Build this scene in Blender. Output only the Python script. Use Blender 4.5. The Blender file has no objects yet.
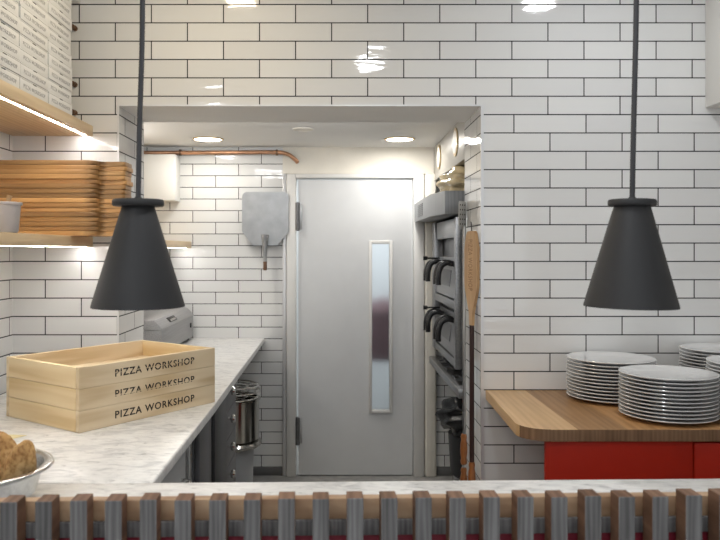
import bpy, bmesh, math, random
from mathutils import Vector, Matrix
random.seed(7)
sc = bpy.context.scene
COL = sc.collection
PI = math.pi
R = math.radians

# ------------------------------------------------------------------ materials
def new_mat(name):
    m = bpy.data.materials.new(name); m.use_nodes = True
    nt = m.node_tree
    return m, nt, nt.nodes['Principled BSDF']

def N(nt, typ, **kw):
    n = nt.nodes.new(typ)
    for k, v in kw.items():
        if k in n.inputs.keys():
            n.inputs[k].default_value = v
        else:
            setattr(n, k, v)
    return n

def L(nt, a, b): nt.links.new(a, b)

def c4(c): return (c[0], c[1], c[2], 1.0)

def ramp(nt, fac, stops):
    r = N(nt, 'ShaderNodeValToRGB')
    e = r.color_ramp.elements
    while len(e) < len(stops): e.new(0.5)
    for i, (p, c) in enumerate(stops):
        e[i].position = p; e[i].color = c4(c)
    L(nt, fac, r.inputs['Fac'])
    return r.outputs['Color']

def plain(name, col, rough=0.5, metal=0.0, bump=0.0, bscale=60, coat=0.0, var=0.0, vscale=8, spec=0.5):
    m, nt, b = new_mat(name)
    b.inputs['Base Color'].default_value = c4(col)
    b.inputs['Roughness'].default_value = rough
    b.inputs['Metallic'].default_value = metal
    b.inputs['Coat Weight'].default_value = coat; b.inputs['Specular IOR Level'].default_value = spec
    tc = N(nt, 'ShaderNodeTexCoord')
    if var > 0:
        nz = N(nt, 'ShaderNodeTexNoise', Scale=vscale, Detail=5.0)
        L(nt, tc.outputs['Object'], nz.inputs['Vector'])
        lo = [max(0, x * (1 - var)) for x in col]; hi = [min(1, x * (1 + var)) for x in col]
        L(nt, ramp(nt, nz.outputs['Fac'], [(0.3, lo), (0.7, hi)]), b.inputs['Base Color'])
    if bump > 0:
        nz = N(nt, 'ShaderNodeTexNoise', Scale=bscale, Detail=3.0)
        L(nt, tc.outputs['Object'], nz.inputs['Vector'])
        bp = N(nt, 'ShaderNodeBump', Strength=bump, Distance=0.002)
        L(nt, nz.outputs['Fac'], bp.inputs['Height'])
        L(nt, bp.outputs['Normal'], b.inputs['Normal'])
    return m

def brushed(name, col, rough=0.3, axis='x', metal=1.0, k=0.12):
    m, nt, b = new_mat(name)
    tc = N(nt, 'ShaderNodeTexCoord')
    mp = N(nt, 'ShaderNodeMapping')
    s = {'x': (3, 160, 160), 'y': (160, 3, 160), 'z': (160, 160, 3)}[axis]
    mp.inputs['Scale'].default_value = s
    L(nt, tc.outputs['Object'], mp.inputs['Vector'])
    nz = N(nt, 'ShaderNodeTexNoise', Scale=1.0, Detail=4.0)
    L(nt, mp.outputs['Vector'], nz.inputs['Vector'])
    lo = [x * (1 - k) for x in col]; hi = [min(1, x * (1 + k)) for x in col]
    L(nt, ramp(nt, nz.outputs['Fac'], [(0.35, lo), (0.65, hi)]), b.inputs['Base Color'])
    mr = N(nt, 'ShaderNodeMapRange'); mr.inputs['To Min'].default_value = rough * 0.8; mr.inputs['To Max'].default_value = rough * 1.25
    L(nt, nz.outputs['Fac'], mr.inputs['Value']); L(nt, mr.outputs['Result'], b.inputs['Roughness'])
    b.inputs['Metallic'].default_value = metal
    return m

def wood(name, dark, mid, light, axis='x', grain=1.0, rough=0.45, rnd=0.25, ring=0.5, coat=0.0, shoulder_band=None):
    """stretched grain in object space; every object gets its own patch and tint"""
    m, nt, b = new_mat(name)
    tc = N(nt, 'ShaderNodeTexCoord'); oi = N(nt, 'ShaderNodeObjectInfo')
    off = N(nt, 'ShaderNodeVectorMath', operation='SCALE'); off.inputs['Scale'].default_value = 37.0
    cx = N(nt, 'ShaderNodeCombineXYZ')
    L(nt, oi.outputs['Random'], cx.inputs[0]); L(nt, oi.outputs['Random'], cx.inputs[1]); L(nt, oi.outputs['Random'], cx.inputs[2])
    L(nt, cx.outputs[0], off.inputs[0])
    add = N(nt, 'ShaderNodeVectorMath', operation='ADD')
    L(nt, tc.outputs['Object'], add.inputs[0]); L(nt, off.outputs['Vector'], add.inputs[1])
    mp = N(nt, 'ShaderNodeMapping')
    a, c = 2.0 * grain, 26.0 * grain
    mp.inputs['Scale'].default_value = {'x': (a, c, c), 'y': (c, a, c), 'z': (c, c, a)}[axis]
    L(nt, add.outputs['Vector'], mp.inputs['Vector'])
    n1 = N(nt, 'ShaderNodeTexNoise', Scale=1.0, Detail=6.0, Distortion=0.6)
    L(nt, mp.outputs['Vector'], n1.inputs['Vector'])
    mp2 = N(nt, 'ShaderNodeMapping')
    mp2.inputs['Scale'].default_value = {'x': (.6, 9, 9), 'y': (9, .6, 9), 'z': (9, 9, .6)}[axis]
    L(nt, add.outputs['Vector'], mp2.inputs['Vector'])
    w = N(nt, 'ShaderNodeTexWave', Scale=1.6 * grain, Distortion=7.0, Detail=2.0)
    w.inputs['Detail Scale'].default_value = 1.2
    L(nt, mp2.outputs['Vector'], w.inputs['Vector'])
    mx = N(nt, 'ShaderNodeMix', data_type='FLOAT'); mx.inputs[0].default_value = ring * 0.6
    L(nt, n1.outputs['Fac'], mx.inputs[2]); L(nt, w.outputs['Fac'], mx.inputs[3])
    col = ramp(nt, mx.outputs[0], [(0.22, dark), (0.5, mid), (0.8, light)])
    hsv = N(nt, 'ShaderNodeHueSaturation')
    mr = N(nt, 'ShaderNodeMapRange'); mr.inputs['To Min'].default_value = 1 - rnd; mr.inputs['To Max'].default_value = 1 + rnd
    L(nt, oi.outputs['Random'], mr.inputs['Value']); L(nt, mr.outputs['Result'], hsv.inputs['Value'])
    L(nt, col, hsv.inputs['Color']); out = hsv.outputs['Color']
    if shoulder_band:   # dark brown band with a noisy edge at the shoulder of the board
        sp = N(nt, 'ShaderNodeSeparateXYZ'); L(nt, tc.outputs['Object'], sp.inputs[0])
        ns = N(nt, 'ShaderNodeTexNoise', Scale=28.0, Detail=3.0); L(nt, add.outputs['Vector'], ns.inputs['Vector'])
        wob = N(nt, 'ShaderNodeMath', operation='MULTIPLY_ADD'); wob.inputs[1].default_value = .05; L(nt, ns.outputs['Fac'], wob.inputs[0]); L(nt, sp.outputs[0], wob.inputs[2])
        up = N(nt, 'ShaderNodeMapRange', interpolation_type='SMOOTHSTEP'); up.inputs['From Min'].default_value = shoulder_band[0] + .025; up.inputs['From Max'].default_value = .020
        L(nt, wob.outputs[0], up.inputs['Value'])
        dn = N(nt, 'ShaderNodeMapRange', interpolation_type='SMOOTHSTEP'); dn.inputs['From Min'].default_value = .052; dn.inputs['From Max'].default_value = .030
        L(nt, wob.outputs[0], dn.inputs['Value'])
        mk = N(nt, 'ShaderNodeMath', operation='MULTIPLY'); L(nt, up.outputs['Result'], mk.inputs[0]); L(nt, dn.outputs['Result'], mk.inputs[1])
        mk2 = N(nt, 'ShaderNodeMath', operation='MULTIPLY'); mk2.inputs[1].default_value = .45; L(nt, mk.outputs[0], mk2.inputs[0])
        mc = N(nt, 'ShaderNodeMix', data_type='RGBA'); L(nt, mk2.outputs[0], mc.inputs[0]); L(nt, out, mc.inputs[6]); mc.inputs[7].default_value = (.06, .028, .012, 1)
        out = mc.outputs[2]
    L(nt, out, b.inputs['Base Color'])
    b.inputs['Roughness'].default_value = rough
    b.inputs['Coat Weight'].default_value = coat
    bp = N(nt, 'ShaderNodeBump', Strength=0.25, Distance=0.0008)
    L(nt, n1.outputs['Fac'], bp.inputs['Height']); L(nt, bp.outputs['Normal'], b.inputs['Normal'])
    return m

PITCH_U, PITCH_V, ZB = 0.3030, 0.07712, -0.1003
def tile(name, axis, u0, light=(0.80, 0.80, 0.79), dark=(0.745, 0.745, 0.74)):
    """glazed metro tiles laid half-bond, dark grout; u0 = where a joint of the odd rows falls"""
    m, nt, b = new_mat(name)
    tc = N(nt, 'ShaderNodeTexCoord'); sp = N(nt, 'ShaderNodeSeparateXYZ')
    L(nt, tc.outputs['Object'], sp.inputs[0])
    au = N(nt, 'ShaderNodeMath', operation='SUBTRACT'); au.inputs[1].default_value = u0 - 30 * PITCH_U
    L(nt, sp.outputs[0 if axis == 'x' else 1], au.inputs[0])
    av = N(nt, 'ShaderNodeMath', operation='SUBTRACT'); av.inputs[1].default_value = ZB
    L(nt, sp.outputs[2], av.inputs[0])
    cb = N(nt, 'ShaderNodeCombineXYZ'); L(nt, au.outputs[0], cb.inputs[0]); L(nt, av.outputs[0], cb.inputs[1])
    br = N(nt, 'ShaderNodeTexBrick')
    br.offset = 0.5; br.offset_frequency = 2; br.squash = 1.0
    for k, v in {'Scale': 1.0, 'Mortar Size': 0.0024, 'Mortar Smooth': 0.1, 'Bias': 0.0, 'Brick Width': PITCH_U, 'Row Height': PITCH_V}.items():
        br.inputs[k].default_value = v
    br.inputs['Color1'].default_value = c4(light); br.inputs['Color2'].default_value = c4(dark)
    br.inputs['Mortar'].default_value = (0.02, 0.018, 0.02, 1)
    L(nt, cb.outputs[0], br.inputs['Vector'])
    L(nt, br.outputs['Color'], b.inputs['Base Color'])
    mr = N(nt, 'ShaderNodeMapRange'); mr.inputs['To Min'].default_value = 0.06; mr.inputs['To Max'].default_value = 0.9
    L(nt, br.outputs['Fac'], mr.inputs['Value']); L(nt, mr.outputs['Result'], b.inputs['Roughness'])
    # hand-glazed unevenness, differing from tile to tile
    n1 = N(nt, 'ShaderNodeTexNoise', Scale=16.0, Detail=2.0)
    mp = N(nt, 'ShaderNodeMapping'); mp.inputs['Scale'].default_value = (0.45, 0.45, 1.5) 
    L(nt, tc.outputs['Object'], mp.inputs['Vector'])
    ad = N(nt, 'ShaderNodeVectorMath', operation='ADD')
    sc_ = N(nt, 'ShaderNodeVectorMath', operation='SCALE'); sc_.inputs['Scale'].default_value = 60.0
    L(nt, br.outputs['Color'], sc_.inputs[0])
    L(nt, mp.outputs['Vector'], ad.inputs[0]); L(nt, sc_.outputs['Vector'], ad.inputs[1])
    L(nt, ad.outputs['Vector'], n1.inputs['Vector'])
    b1 = N(nt, 'ShaderNodeBump', Strength=0.42, Distance=0.003)
    L(nt, n1.outputs['Fac'], b1.inputs['Height'])
    inv = N(nt, 'ShaderNodeMath', operation='SUBTRACT'); inv.inputs[0].default_value = 1.0
    L(nt, br.outputs['Fac'], inv.inputs[1])
    b2 = N(nt, 'ShaderNodeBump', Strength=0.6, Distance=0.0015)
    L(nt, inv.outputs[0], b2.inputs['Height']); L(nt, b1.outputs['Normal'], b2.inputs['Normal'])
    L(nt, b2.outputs['Normal'], b.inputs['Normal'])
    return m

def marble(name):
    m, nt, b = new_mat(name)
    tc = N(nt, 'ShaderNodeTexCoord')
    mp = N(nt, 'ShaderNodeMapping'); mp.inputs['Scale'].default_value = (1.0, 2.2, 1.0); mp.inputs['Rotation'].default_value = (0, 0, 0.35)
    L(nt, tc.outputs['Object'], mp.inputs['Vector'])
    n1 = N(nt, 'ShaderNodeTexNoise', Scale=9.0, Detail=8.0, Roughness=0.62, Distortion=1.2)
    L(nt, mp.outputs['Vector'], n1.inputs['Vector'])
    n2 = N(nt, 'ShaderNodeTexNoise', Scale=26.0, Detail=6.0, Roughness=0.6, Distortion=0.6)
    L(nt, mp.outputs['Vector'], n2.inputs['Vector'])
    a = ramp(nt, n1.outputs['Fac'], [(0.36, (0.60, 0.60, 0.60)), (0.50, (0.79, 0.785, 0.775)), (0.62, (0.83, 0.825, 0.81))])
    c = ramp(nt, n2.outputs['Fac'], [(0.30, (0.50, 0.50, 0.51)), (0.40, (0.88, 0.88, 0.88)), (0.6, (1, 1, 1))])
    mx = N(nt, 'ShaderNodeMix', data_type='RGBA', blend_type='MULTIPLY'); mx.inputs[0].default_value = 0.9
    L(nt, a, mx.inputs[6]); L(nt, c, mx.inputs[7])
    L(nt, mx.outputs[2], b.inputs['Base Color'])
    b.inputs['Roughness'].default_value = 0.28
    return m

def staves(name):
    """butcher block: staves running front to back, each its own tone"""
    m, nt, b = new_mat(name)
    tc = N(nt, 'ShaderNodeTexCoord'); sp = N(nt, 'ShaderNodeSeparateXYZ')
    L(nt, tc.outputs['Object'], sp.inputs[0])
    d = N(nt, 'ShaderNodeMath', operation='DIVIDE'); d.inputs[1].default_value = 0.165
    L(nt, sp.outputs[0], d.inputs[0])
    f = N(nt, 'ShaderNodeMath', operation='FLOOR'); L(nt, d.outputs[0], f.inputs[0])
    wn = N(nt, 'ShaderNodeTexWhiteNoise', noise_dimensions='1D'); L(nt, f.outputs[0], wn.inputs['W'])
    first = N(nt, 'ShaderNodeMath', operation='LESS_THAN'); first.inputs[1].default_value = 0.5
    L(nt, f.outputs[0], first.inputs[0])
    ml = N(nt, 'ShaderNodeVectorMath', operation='SCALE'); ml.inputs['Scale'].default_value = 9.0
    L(nt, wn.outputs['Color'], ml.inputs[0])
    ad = N(nt, 'ShaderNodeVectorMath', operation='ADD'); L(nt, tc.outputs['Object'], ad.inputs[0]); L(nt, ml.outputs['Vector'], ad.inputs[1])
    mp = N(nt, 'ShaderNodeMapping'); mp.inputs['Scale'].default_value = (30, 2.2, 30); L(nt, ad.outputs['Vector'], mp.inputs['Vector'])
    n1 = N(nt, 'ShaderNodeTexNoise', Scale=1.0, Detail=6.0, Distortion=0.8); L(nt, mp.outputs['Vector'], n1.inputs['Vector'])
    mp2 = N(nt, 'ShaderNodeMapping'); mp2.inputs['Scale'].default_value = (8, .9, 8); L(nt, ad.outputs['Vector'], mp2.inputs['Vector'])
    w = N(nt, 'ShaderNodeTexWave', Scale=1.5, Distortion=6.0, Detail=2.0); L(nt, mp2.outputs['Vector'], w.inputs['Vector'])
    mx = N(nt, 'ShaderNodeMix', data_type='FLOAT'); mx.inputs[0].default_value = 0.18
    L(nt, n1.outputs['Fac'], mx.inputs[2]); L(nt, w.outputs['Fac'], mx.inputs[3])
    lightc = ramp(nt, mx.outputs[0], [(0.2, (0.50, 0.305, 0.145)), (0.5, (0.62, 0.400, 0.200)), (0.8, (0.70, 0.475, 0.265))])
    darkc = ramp(nt, mx.outputs[0], [(0.2, (0.26, 0.125, 0.045)), (0.5, (0.42, 0.225, 0.090)), (0.8, (0.52, 0.300, 0.135))])
    mc = N(nt, 'ShaderNodeMix', data_type='RGBA'); L(nt, first.outputs[0], mc.inputs[0])
    hs = N(nt, 'ShaderNodeHueSaturation'); mr = N(nt, 'ShaderNodeMapRange'); mr.inputs['To Min'].default_value = 0.75; mr.inputs['To Max'].default_value = 1.15
    L(nt, wn.outputs['Value'], mr.inputs['Value']); L(nt, mr.outputs['Result'], hs.inputs['Value']); L(nt, darkc, hs.inputs['Color'])
    L(nt, hs.outputs['Color'], mc.inputs[6]); L(nt, lightc, mc.inputs[7])
    L(nt, mc.outputs[2], b.inputs['Base Color'])
    b.inputs['Roughness'].default_value = 0.42
    return m

def emit(name, col, strength):
    m, nt, b = new_mat(name)
    b.inputs['Base Color'].default_value = c4(col)
    b.inputs['Emission Color'].default_value = c4(col); b.inputs['Emission Strength'].default_value = strength
    return m

def glassy(name, col, rough=0.1, trans=1.0, ior=1.45):
    m, nt, b = new_mat(name)
    b.inputs['Base Color'].default_value = c4(col); b.inputs['Roughness'].default_value = rough
    b.inputs['Transmission Weight'].default_value = trans; b.inputs['IOR'].default_value = ior
    return m

def crust(name):
    m, nt, b = new_mat(name)
    tc = N(nt, 'ShaderNodeTexCoord')
    n1 = N(nt, 'ShaderNodeTexNoise', Scale=14.0, Detail=6.0); L(nt, tc.outputs['Object'], n1.inputs['Vector'])
    n2 = N(nt, 'ShaderNodeTexNoise', Scale=110.0, Detail=3.0); L(nt, tc.outputs['Object'], n2.inputs['Vector'])
    a = ramp(nt, n1.outputs['Fac'], [(0.3, (0.30, 0.145, 0.045)), (0.5, (0.52, 0.31, 0.12)), (0.72, (0.66, 0.45, 0.22))])
    c = ramp(nt, n2.outputs['Fac'], [(0.35, (0.55, 0.45, 0.35)), (0.55, (1, 1, 1))])
    mx = N(nt, 'ShaderNodeMix', data_type='RGBA', blend_type='MULTIPLY'); mx.inputs[0].default_value = 0.8
    L(nt, a, mx.inputs[6]); L(nt, c, mx.inputs[7]); L(nt, mx.outputs[2], b.inputs['Base Color'])
    b.inputs['Roughness'].default_value = 0.85
    bp = N(nt, 'ShaderNodeBump', Strength=0.7, Distance=0.002); L(nt, n2.outputs['Fac'], bp.inputs['Height']); L(nt, bp.outputs['Normal'], b.inputs['Normal'])
    return m

M = dict(
    tile_upper=tile('tile_upper', 'x', -1.0830),
    tile_lower=tile('tile_lower', 'x', -1.0744),
    tile_back=tile('tile_back', 'x', -0.955),
    tile_side=tile('tile_side', 'y', 2.93),
    tile_reveal=tile('tile_reveal', 'y', 3.20),
    white_paint=plain('white_paint', (0.78, 0.77, 0.75), 0.55, bump=0.05),
    cream_paint=plain('cream_paint', (0.80, 0.76, 0.68), 0.5, var=0.04),
    ceiling=plain('ceiling_paint', (0.88, 0.875, 0.86), 0.7),
    door_paint=plain('door_paint', (0.69, 0.70, 0.71), 0.38, var=0.02),
    frame_paint=plain('frame_paint', (0.74, 0.73, 0.71), 0.4, var=0.03),
    corner=plain('corner_trim', (0.72, 0.72, 0.73), 0.3, metal=0.4),
    floor=plain('floor_vinyl', (0.30, 0.295, 0.285), 0.5, var=0.15, vscale=20),
    dark_base=plain('dark_base', (0.14, 0.14, 0.14), 0.5),
    marble=marble('marble'),
    staves=staves('walnut_staves'),
    shelf_wood=wood('shelf_wood', (0.56, 0.41, 0.24), (0.70, 0.54, 0.34), (0.78, 0.63, 0.43), axis='y', rnd=0.05, ring=0.4),
    board_wood=wood('board_wood', (0.36, 0.175, 0.060), (0.49, 0.270, 0.100), (0.57, 0.340, 0.140), axis='x', rnd=0.40, ring=0.10, grain=1.6, shoulder_band=(-.055, .004)),
    pine=wood('pine', (0.58, 0.43, 0.25), (0.71, 0.57, 0.38), (0.78, 0.65, 0.46), axis='x', grain=0.8, rnd=0.05, ring=0.6, rough=0.55),
    pine_end=wood('pine_end', (0.62, 0.44, 0.22), (0.75, 0.58, 0.34), (0.81, 0.66, 0.42), axis='y', grain=0.8, rnd=0.05, ring=0.6, rough=0.55),
    slat=wood('slat_wood', (0.085, 0.08, 0.08), (0.16, 0.155, 0.155), (0.26, 0.255, 0.255), axis='z', grain=2.0, rnd=0.18, ring=0.35, rough=0.75),
    slat_brown=wood('slat_brown', (0.11, 0.055, 0.03), (0.19, 0.10, 0.06), (0.27, 0.155, 0.095), axis='y', grain=1.2, rnd=0.15, ring=0.4, rough=0.7),
    rail_wood=wood('rail_wood', (0.33, 0.19, 0.105), (0.46, 0.30, 0.18), (0.56, 0.39, 0.25), axis='x', grain=1.0, rnd=0.0, ring=0.5, rough=0.6),
    end_grain=wood('end_grain', (0.12, 0.062, 0.030), (0.20, 0.110, 0.056), (0.28, 0.165, 0.090), axis='z', grain=1.5, rnd=0.0, ring=0.3, rough=0.5),
    orange_wood=wood('orange_wood', (0.20, 0.065, 0.018), (0.33, 0.12, 0.036), (0.42, 0.17, 0.06), axis='z', rnd=0.05, ring=0.4, rough=0.35, coat=0.3),
    paddle_wood=wood('paddle_wood', (0.40, 0.23, 0.11), (0.52, 0.325, 0.165), (0.60, 0.39, 0.21), axis='z', rnd=0.0, ring=0.3, rough=0.55),
    dark_stick=plain('dark_stick', (0.035, 0.012, 0.010), 0.4),
    charcoal=plain('charcoal', (0.026, 0.026, 0.028), 0.55, bump=0.06, bscale=200),
    lamp_inner=plain('lamp_inner', (0.75, 0.74, 0.72), 0.5),
    cord=plain('cord', (0.055, 0.055, 0.06), 0.7),
    red=plain('red_lacquer', (0.36, 0.014, 0.003), 0.45, spec=0.25),
    dark_red=plain('dark_red', (0.26, 0.012, 0.032), 0.6),
    porcelain=plain('porcelain', (0.78, 0.785, 0.79), 0.14, coat=0.3),
    carton=plain('carton', (0.78, 0.78, 0.775), 0.6, var=0.02),
    print_grey=plain('print_grey', (0.40, 0.40, 0.41), 0.7),
    print_black=plain('print_black', (0.025, 0.016, 0.012), 0.75),
    engraved=plain('engraved', (0.30, 0.165, 0.07), 0.7),
    steel=brushed('steel', (0.60, 0.60, 0.60), 0.30, 'x'),
    steel_z=brushed('steel_z', (0.58, 0.58, 0.58), 0.28, 'z'),
    steel_dull=brushed('steel_dull', (0.50, 0.50, 0.50), 0.42, 'y', metal=0.8),
    chest_steel=brushed('chest_steel', (0.36, 0.36, 0.365), 0.40, 'x', metal=0.7),
    oven_steel=brushed('oven_steel', (0.34, 0.34, 0.345), 0.30, 'y'),
    hood_steel=brushed('hood_steel', (0.33, 0.335, 0.34), 0.36, 'z', metal=0.85),
    steel_dark=brushed('steel_dark', (0.20, 0.20, 0.205), 0.35, 'x', metal=0.8),
    chrome=plain('chrome', (0.72, 0.71, 0.69), 0.12, metal=1.0),
    bowl_steel=brushed('bowl_steel', (0.66, 0.66, 0.65), 0.22, 'x', k=0.06),
    pot_steel=plain('pot_steel', (0.45, 0.44, 0.41), 0.14, metal=1.0),
    pale_metal=plain('pale_metal', (0.62, 0.62, 0.62), 0.5, metal=0.4),
    aluminium=plain('aluminium', (0.42, 0.43, 0.44), 0.40, metal=0.85, var=0.10, vscale=14),
    copper=plain('copper', (0.56, 0.32, 0.20), 0.38, metal=1.0, var=0.2, vscale=20),
    old_brass=plain('old_brass', (0.22, 0.13, 0.08), 0.4, metal=0.7),
    brass=plain('brass', (0.62, 0.46, 0.24), 0.3, metal=1.0),
    bulkhead=plain('bulkhead', (0.36, 0.34, 0.305), 0.4, metal=0.2, var=0.03),
    black_grip=plain('black_grip', (0.012, 0.012, 0.013), 0.28),
    black_gloss=plain('black_gloss', (0.015, 0.015, 0.016), 0.2),
    bag_black=plain('bag_black', (0.010, 0.010, 0.011), 0.22, bump=0.5, bscale=30),
    black_plastic=plain('black_plastic', (0.022, 0.023, 0.025), 0.42),
    dark_unit=plain('dark_unit', (0.10, 0.10, 0.105), 0.4),
    black_unit=plain('black_unit', (0.02, 0.02, 0.022), 0.35),
    drawer_grey=plain('drawer_grey', (0.16, 0.16, 0.165), 0.4, metal=0.3),
    light_unit=plain('light_unit', (0.42, 0.43, 0.44), 0.4, metal=0.3),
    grey_plastic=plain('grey_plastic', (0.42, 0.43, 0.44), 0.4),
    white_plastic=plain('white_plastic', (0.72, 0.75, 0.78), 0.35),
    cabinet_white=plain('cabinet_white', (0.80, 0.79, 0.76), 0.4),
    led=emit('led_glow', (1.0, 0.97, 0.93), 115.0),
    down_glow=emit('downlight_glow', (1.0, 0.90, 0.74), 16.0),
    bulb=emit('bulb_glow', (1.0, 0.88, 0.70), 6.0),
    frosted=glassy('frosted_glass', (0.92, 0.96, 1.0), 0.45, 1.0, 1.3),
    tub=glassy('translucent_tub', (0.93, 0.90, 0.90), 0.45, 0.55, 1.3),
    film=plain('bread_bag', (0.55, 0.44, 0.26), 0.18, bump=0.8, bscale=25, var=0.35, vscale=10),
    crust=crust('crust'),
    paper=plain('yellow_paper', (0.78, 0.70, 0.42), 0.8),
    coat=plain('coat', (0.14, 0.06, 0.07), 0.9),
    corridor=plain('corridor_paint', (0.70, 0.72, 0.73), 0.7),
    dark_mark=plain('dark_mark', (0.03, 0.03, 0.03), 0.6),
)

# ------------------------------------------------------------------ mesh helpers
def link(name, bm, mat, parent=None, smooth=40):
    me = bpy.data.meshes.new(name)
    bmesh.ops.recalc_face_normals(bm, faces=bm.faces[:])
    bm.to_mesh(me); bm.free()
    o = bpy.data.objects.new(name, me)
    mats = mat if isinstance(mat, (list, tuple)) else [mat]
    for m in mats: me.materials.append(m)
    if smooth:
        for p in me.polygons: p.use_smooth = True
        me.set_sharp_from_angle(angle=R(smooth))
    COL.objects.link(o)
    if parent is not None: o.parent = parent
    return o

LABELS = {}
def tag(o, label, cat, group=None, kind=None):
    assert label not in LABELS or group, label
    LABELS[label] = 1
    o['label'] = label; o['category'] = cat
    if group: o['group'] = group
    if kind: o['kind'] = kind
    return o

def thing(name, label, cat, loc=(0, 0, 0), rot=(0, 0, 0), group=None):
    o = bpy.data.objects.new(name, None); COL.objects.link(o)
    o.location = loc; o.rotation_euler = rot; o.empty_display_size = 0.05
    return tag(o, label, cat, group)

def struct(name, bm, mat, label, cat, smooth=40):
    o = link(name, bm, mat, None, smooth)
    return tag(o, label, cat, kind='structure')

def copy_tree(root, label):
    r = root.copy(); COL.objects.link(r); r['label'] = label
    assert label not in LABELS, label
    LABELS[label] = 1
    for ch in list(root.children):
        c = ch.copy(); COL.objects.link(c); c.parent = r; c.matrix_parent_inverse = ch.matrix_parent_inverse.copy()
        for g in list(ch.children):
            d = g.copy(); COL.objects.link(d); d.parent = c
    return r

def B(): return bmesh.new()

def box(bm, x0, x1, y0, y1, z0, z1, bev=0.0, seg=2, mi=0):
    vs = [bm.verts.new((x, y, z)) for x in (x0, x1) for y in (y0, y1) for z in (z0, z1)]
    idx = [(0, 1, 3, 2), (4, 6, 7, 5), (0, 4, 5, 1), (2, 3, 7, 6), (0, 2, 6, 4), (1, 5, 7, 3)]
    fs = [bm.faces.new([vs[i] for i in f]) for f in idx]
    for f in fs: f.material_index = mi
    if bev > 0:
        es = list({e for f in fs for e in f.edges})
        bmesh.ops.bevel(bm, geom=es, offset=bev, segments=seg, profile=0.5, affect='EDGES')
    return fs

def prism(bm, pts, z0, z1, bev=0.0, seg=2):
    lo = [bm.verts.new((p[0], p[1], z0)) for p in pts]; hi = [bm.verts.new((p[0], p[1], z1)) for p in pts]
    n = len(pts)
    fs = [bm.faces.new(lo[::-1]), bm.faces.new(hi)]
    for i in range(n): fs.append(bm.faces.new((lo[i], lo[(i + 1) % n], hi[(i + 1) % n], hi[i])))
    if bev > 0:
        es = [e for e in {e for f in fs[:2] for e in f.edges}]
        bmesh.ops.bevel(bm, geom=es, offset=bev, segments=seg, profile=0.5, affect='EDGES')
    return fs

def round_poly(pts, radii, n=6):
    out = []
    m = len(pts)
    for i in range(m):
        p = Vector(pts[i]); a = Vector(pts[i - 1]); b = Vector(pts[(i + 1) % m]); r = radii[i]
        if r <= 0: out.append(tuple(p)); continue
        d1 = (a - p).normalized(); d2 = (b - p).normalized()
        ang = d1.angle(d2); t = r / math.tan(ang / 2)
        s = p + d1 * t; e = p + d2 * t
        c = p + (d1 + d2).normalized() * (r / math.sin(ang / 2))
        a0 = math.atan2(s.y - c.y, s.x - c.x); a1 = math.atan2(e.y - c.y, e.x - c.x)
        da = (a1 - a0 + PI) % (2 * PI) - PI
        for k in range(n + 1):
            q = a0 + da * k / n
            out.append((c.x + r * math.cos(q), c.y + r * math.sin(q)))
    return out

def lathe(bm, prof, n=32, cx=0, cy=0, cap=True, mi=0):
    """prof: list of (r,z); r==0 ends are closed to a point"""
    rings = []
    for r, z in prof:
        if r <= 1e-6: rings.append([bm.verts.new((cx, cy, z))])
        else: rings.append([bm.verts.new((cx + r * math.cos(2 * PI * k / n), cy + r * math.sin(2 * PI * k / n), z)) for k in range(n)])
    for a, b in zip(rings, rings[1:]):
        if len(a) == 1 and len(b) == 1: continue
        for k in range(n):
            k2 = (k + 1) % n
            if len(a) == 1: f = bm.faces.new((a[0], b[k2], b[k]))
            elif len(b) == 1: f = bm.faces.new((a[k], a[k2], b[0]))
            else: f = bm.faces.new((a[k], a[k2], b[k2], b[k]))
            f.material_index = mi
    if cap:
        for rg, rev in ((rings[0], True), (rings[-1], False)):
            if len(rg) > 1:
                f = bm.faces.new(rg[::-1] if rev else rg); f.material_index = mi
    return rings

def tube(bm, pts, r, n=10, closed=False, cap=True):
    pts = [Vector(p) for p in pts]; rings = []
    m = len(pts); up = None
    rr = r if isinstance(r, (list, tuple)) else [r] * m
    for i, p in enumerate(pts):
        if closed: t = (pts[(i + 1) % m] - pts[i - 1]).normalized()
        else: t = (pts[min(i + 1, m - 1)] - pts[max(i - 1, 0)]).normalized()
        if up is None:
            up = Vector((0, 0, 1)) if abs(t.z) < 0.9 else Vector((1, 0, 0))
        s = t.cross(up).normalized(); up = s.cross(t).normalized()
        rings.append([bm.verts.new(p + (s * math.cos(2 * PI * k / n) + up * math.sin(2 * PI * k / n)) * rr[i]) for k in range(n)])
    pr = list(zip(rings, rings[1:])) + ([(rings[-1], rings[0])] if closed else [])
    for a, b in pr:
        for k in range(n):
            bm.faces.new((a[k], a[(k + 1) % n], b[(k + 1) % n], b[k]))
    if cap and not closed:
        bm.faces.new(rings[0][::-1]); bm.faces.new(rings[-1])

def smoothpath(pts, n=6):
    pts = [Vector(p) for p in pts]; out = []
    for i in range(len(pts) - 1):
        p0 = pts[max(i - 1, 0)]; p1 = pts[i]; p2 = pts[i + 1]; p3 = pts[min(i + 2, len(pts) - 1)]
        for k in range(n):
            t = k / n
            out.append(0.5 * ((2 * p1) + (-p0 + p2) * t + (2 * p0 - 5 * p1 + 4 * p2 - p3) * t * t + (-p0 + 3 * p1 - 3 * p2 + p3) * t ** 3))
    out.append(pts[-1]); return out

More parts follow.
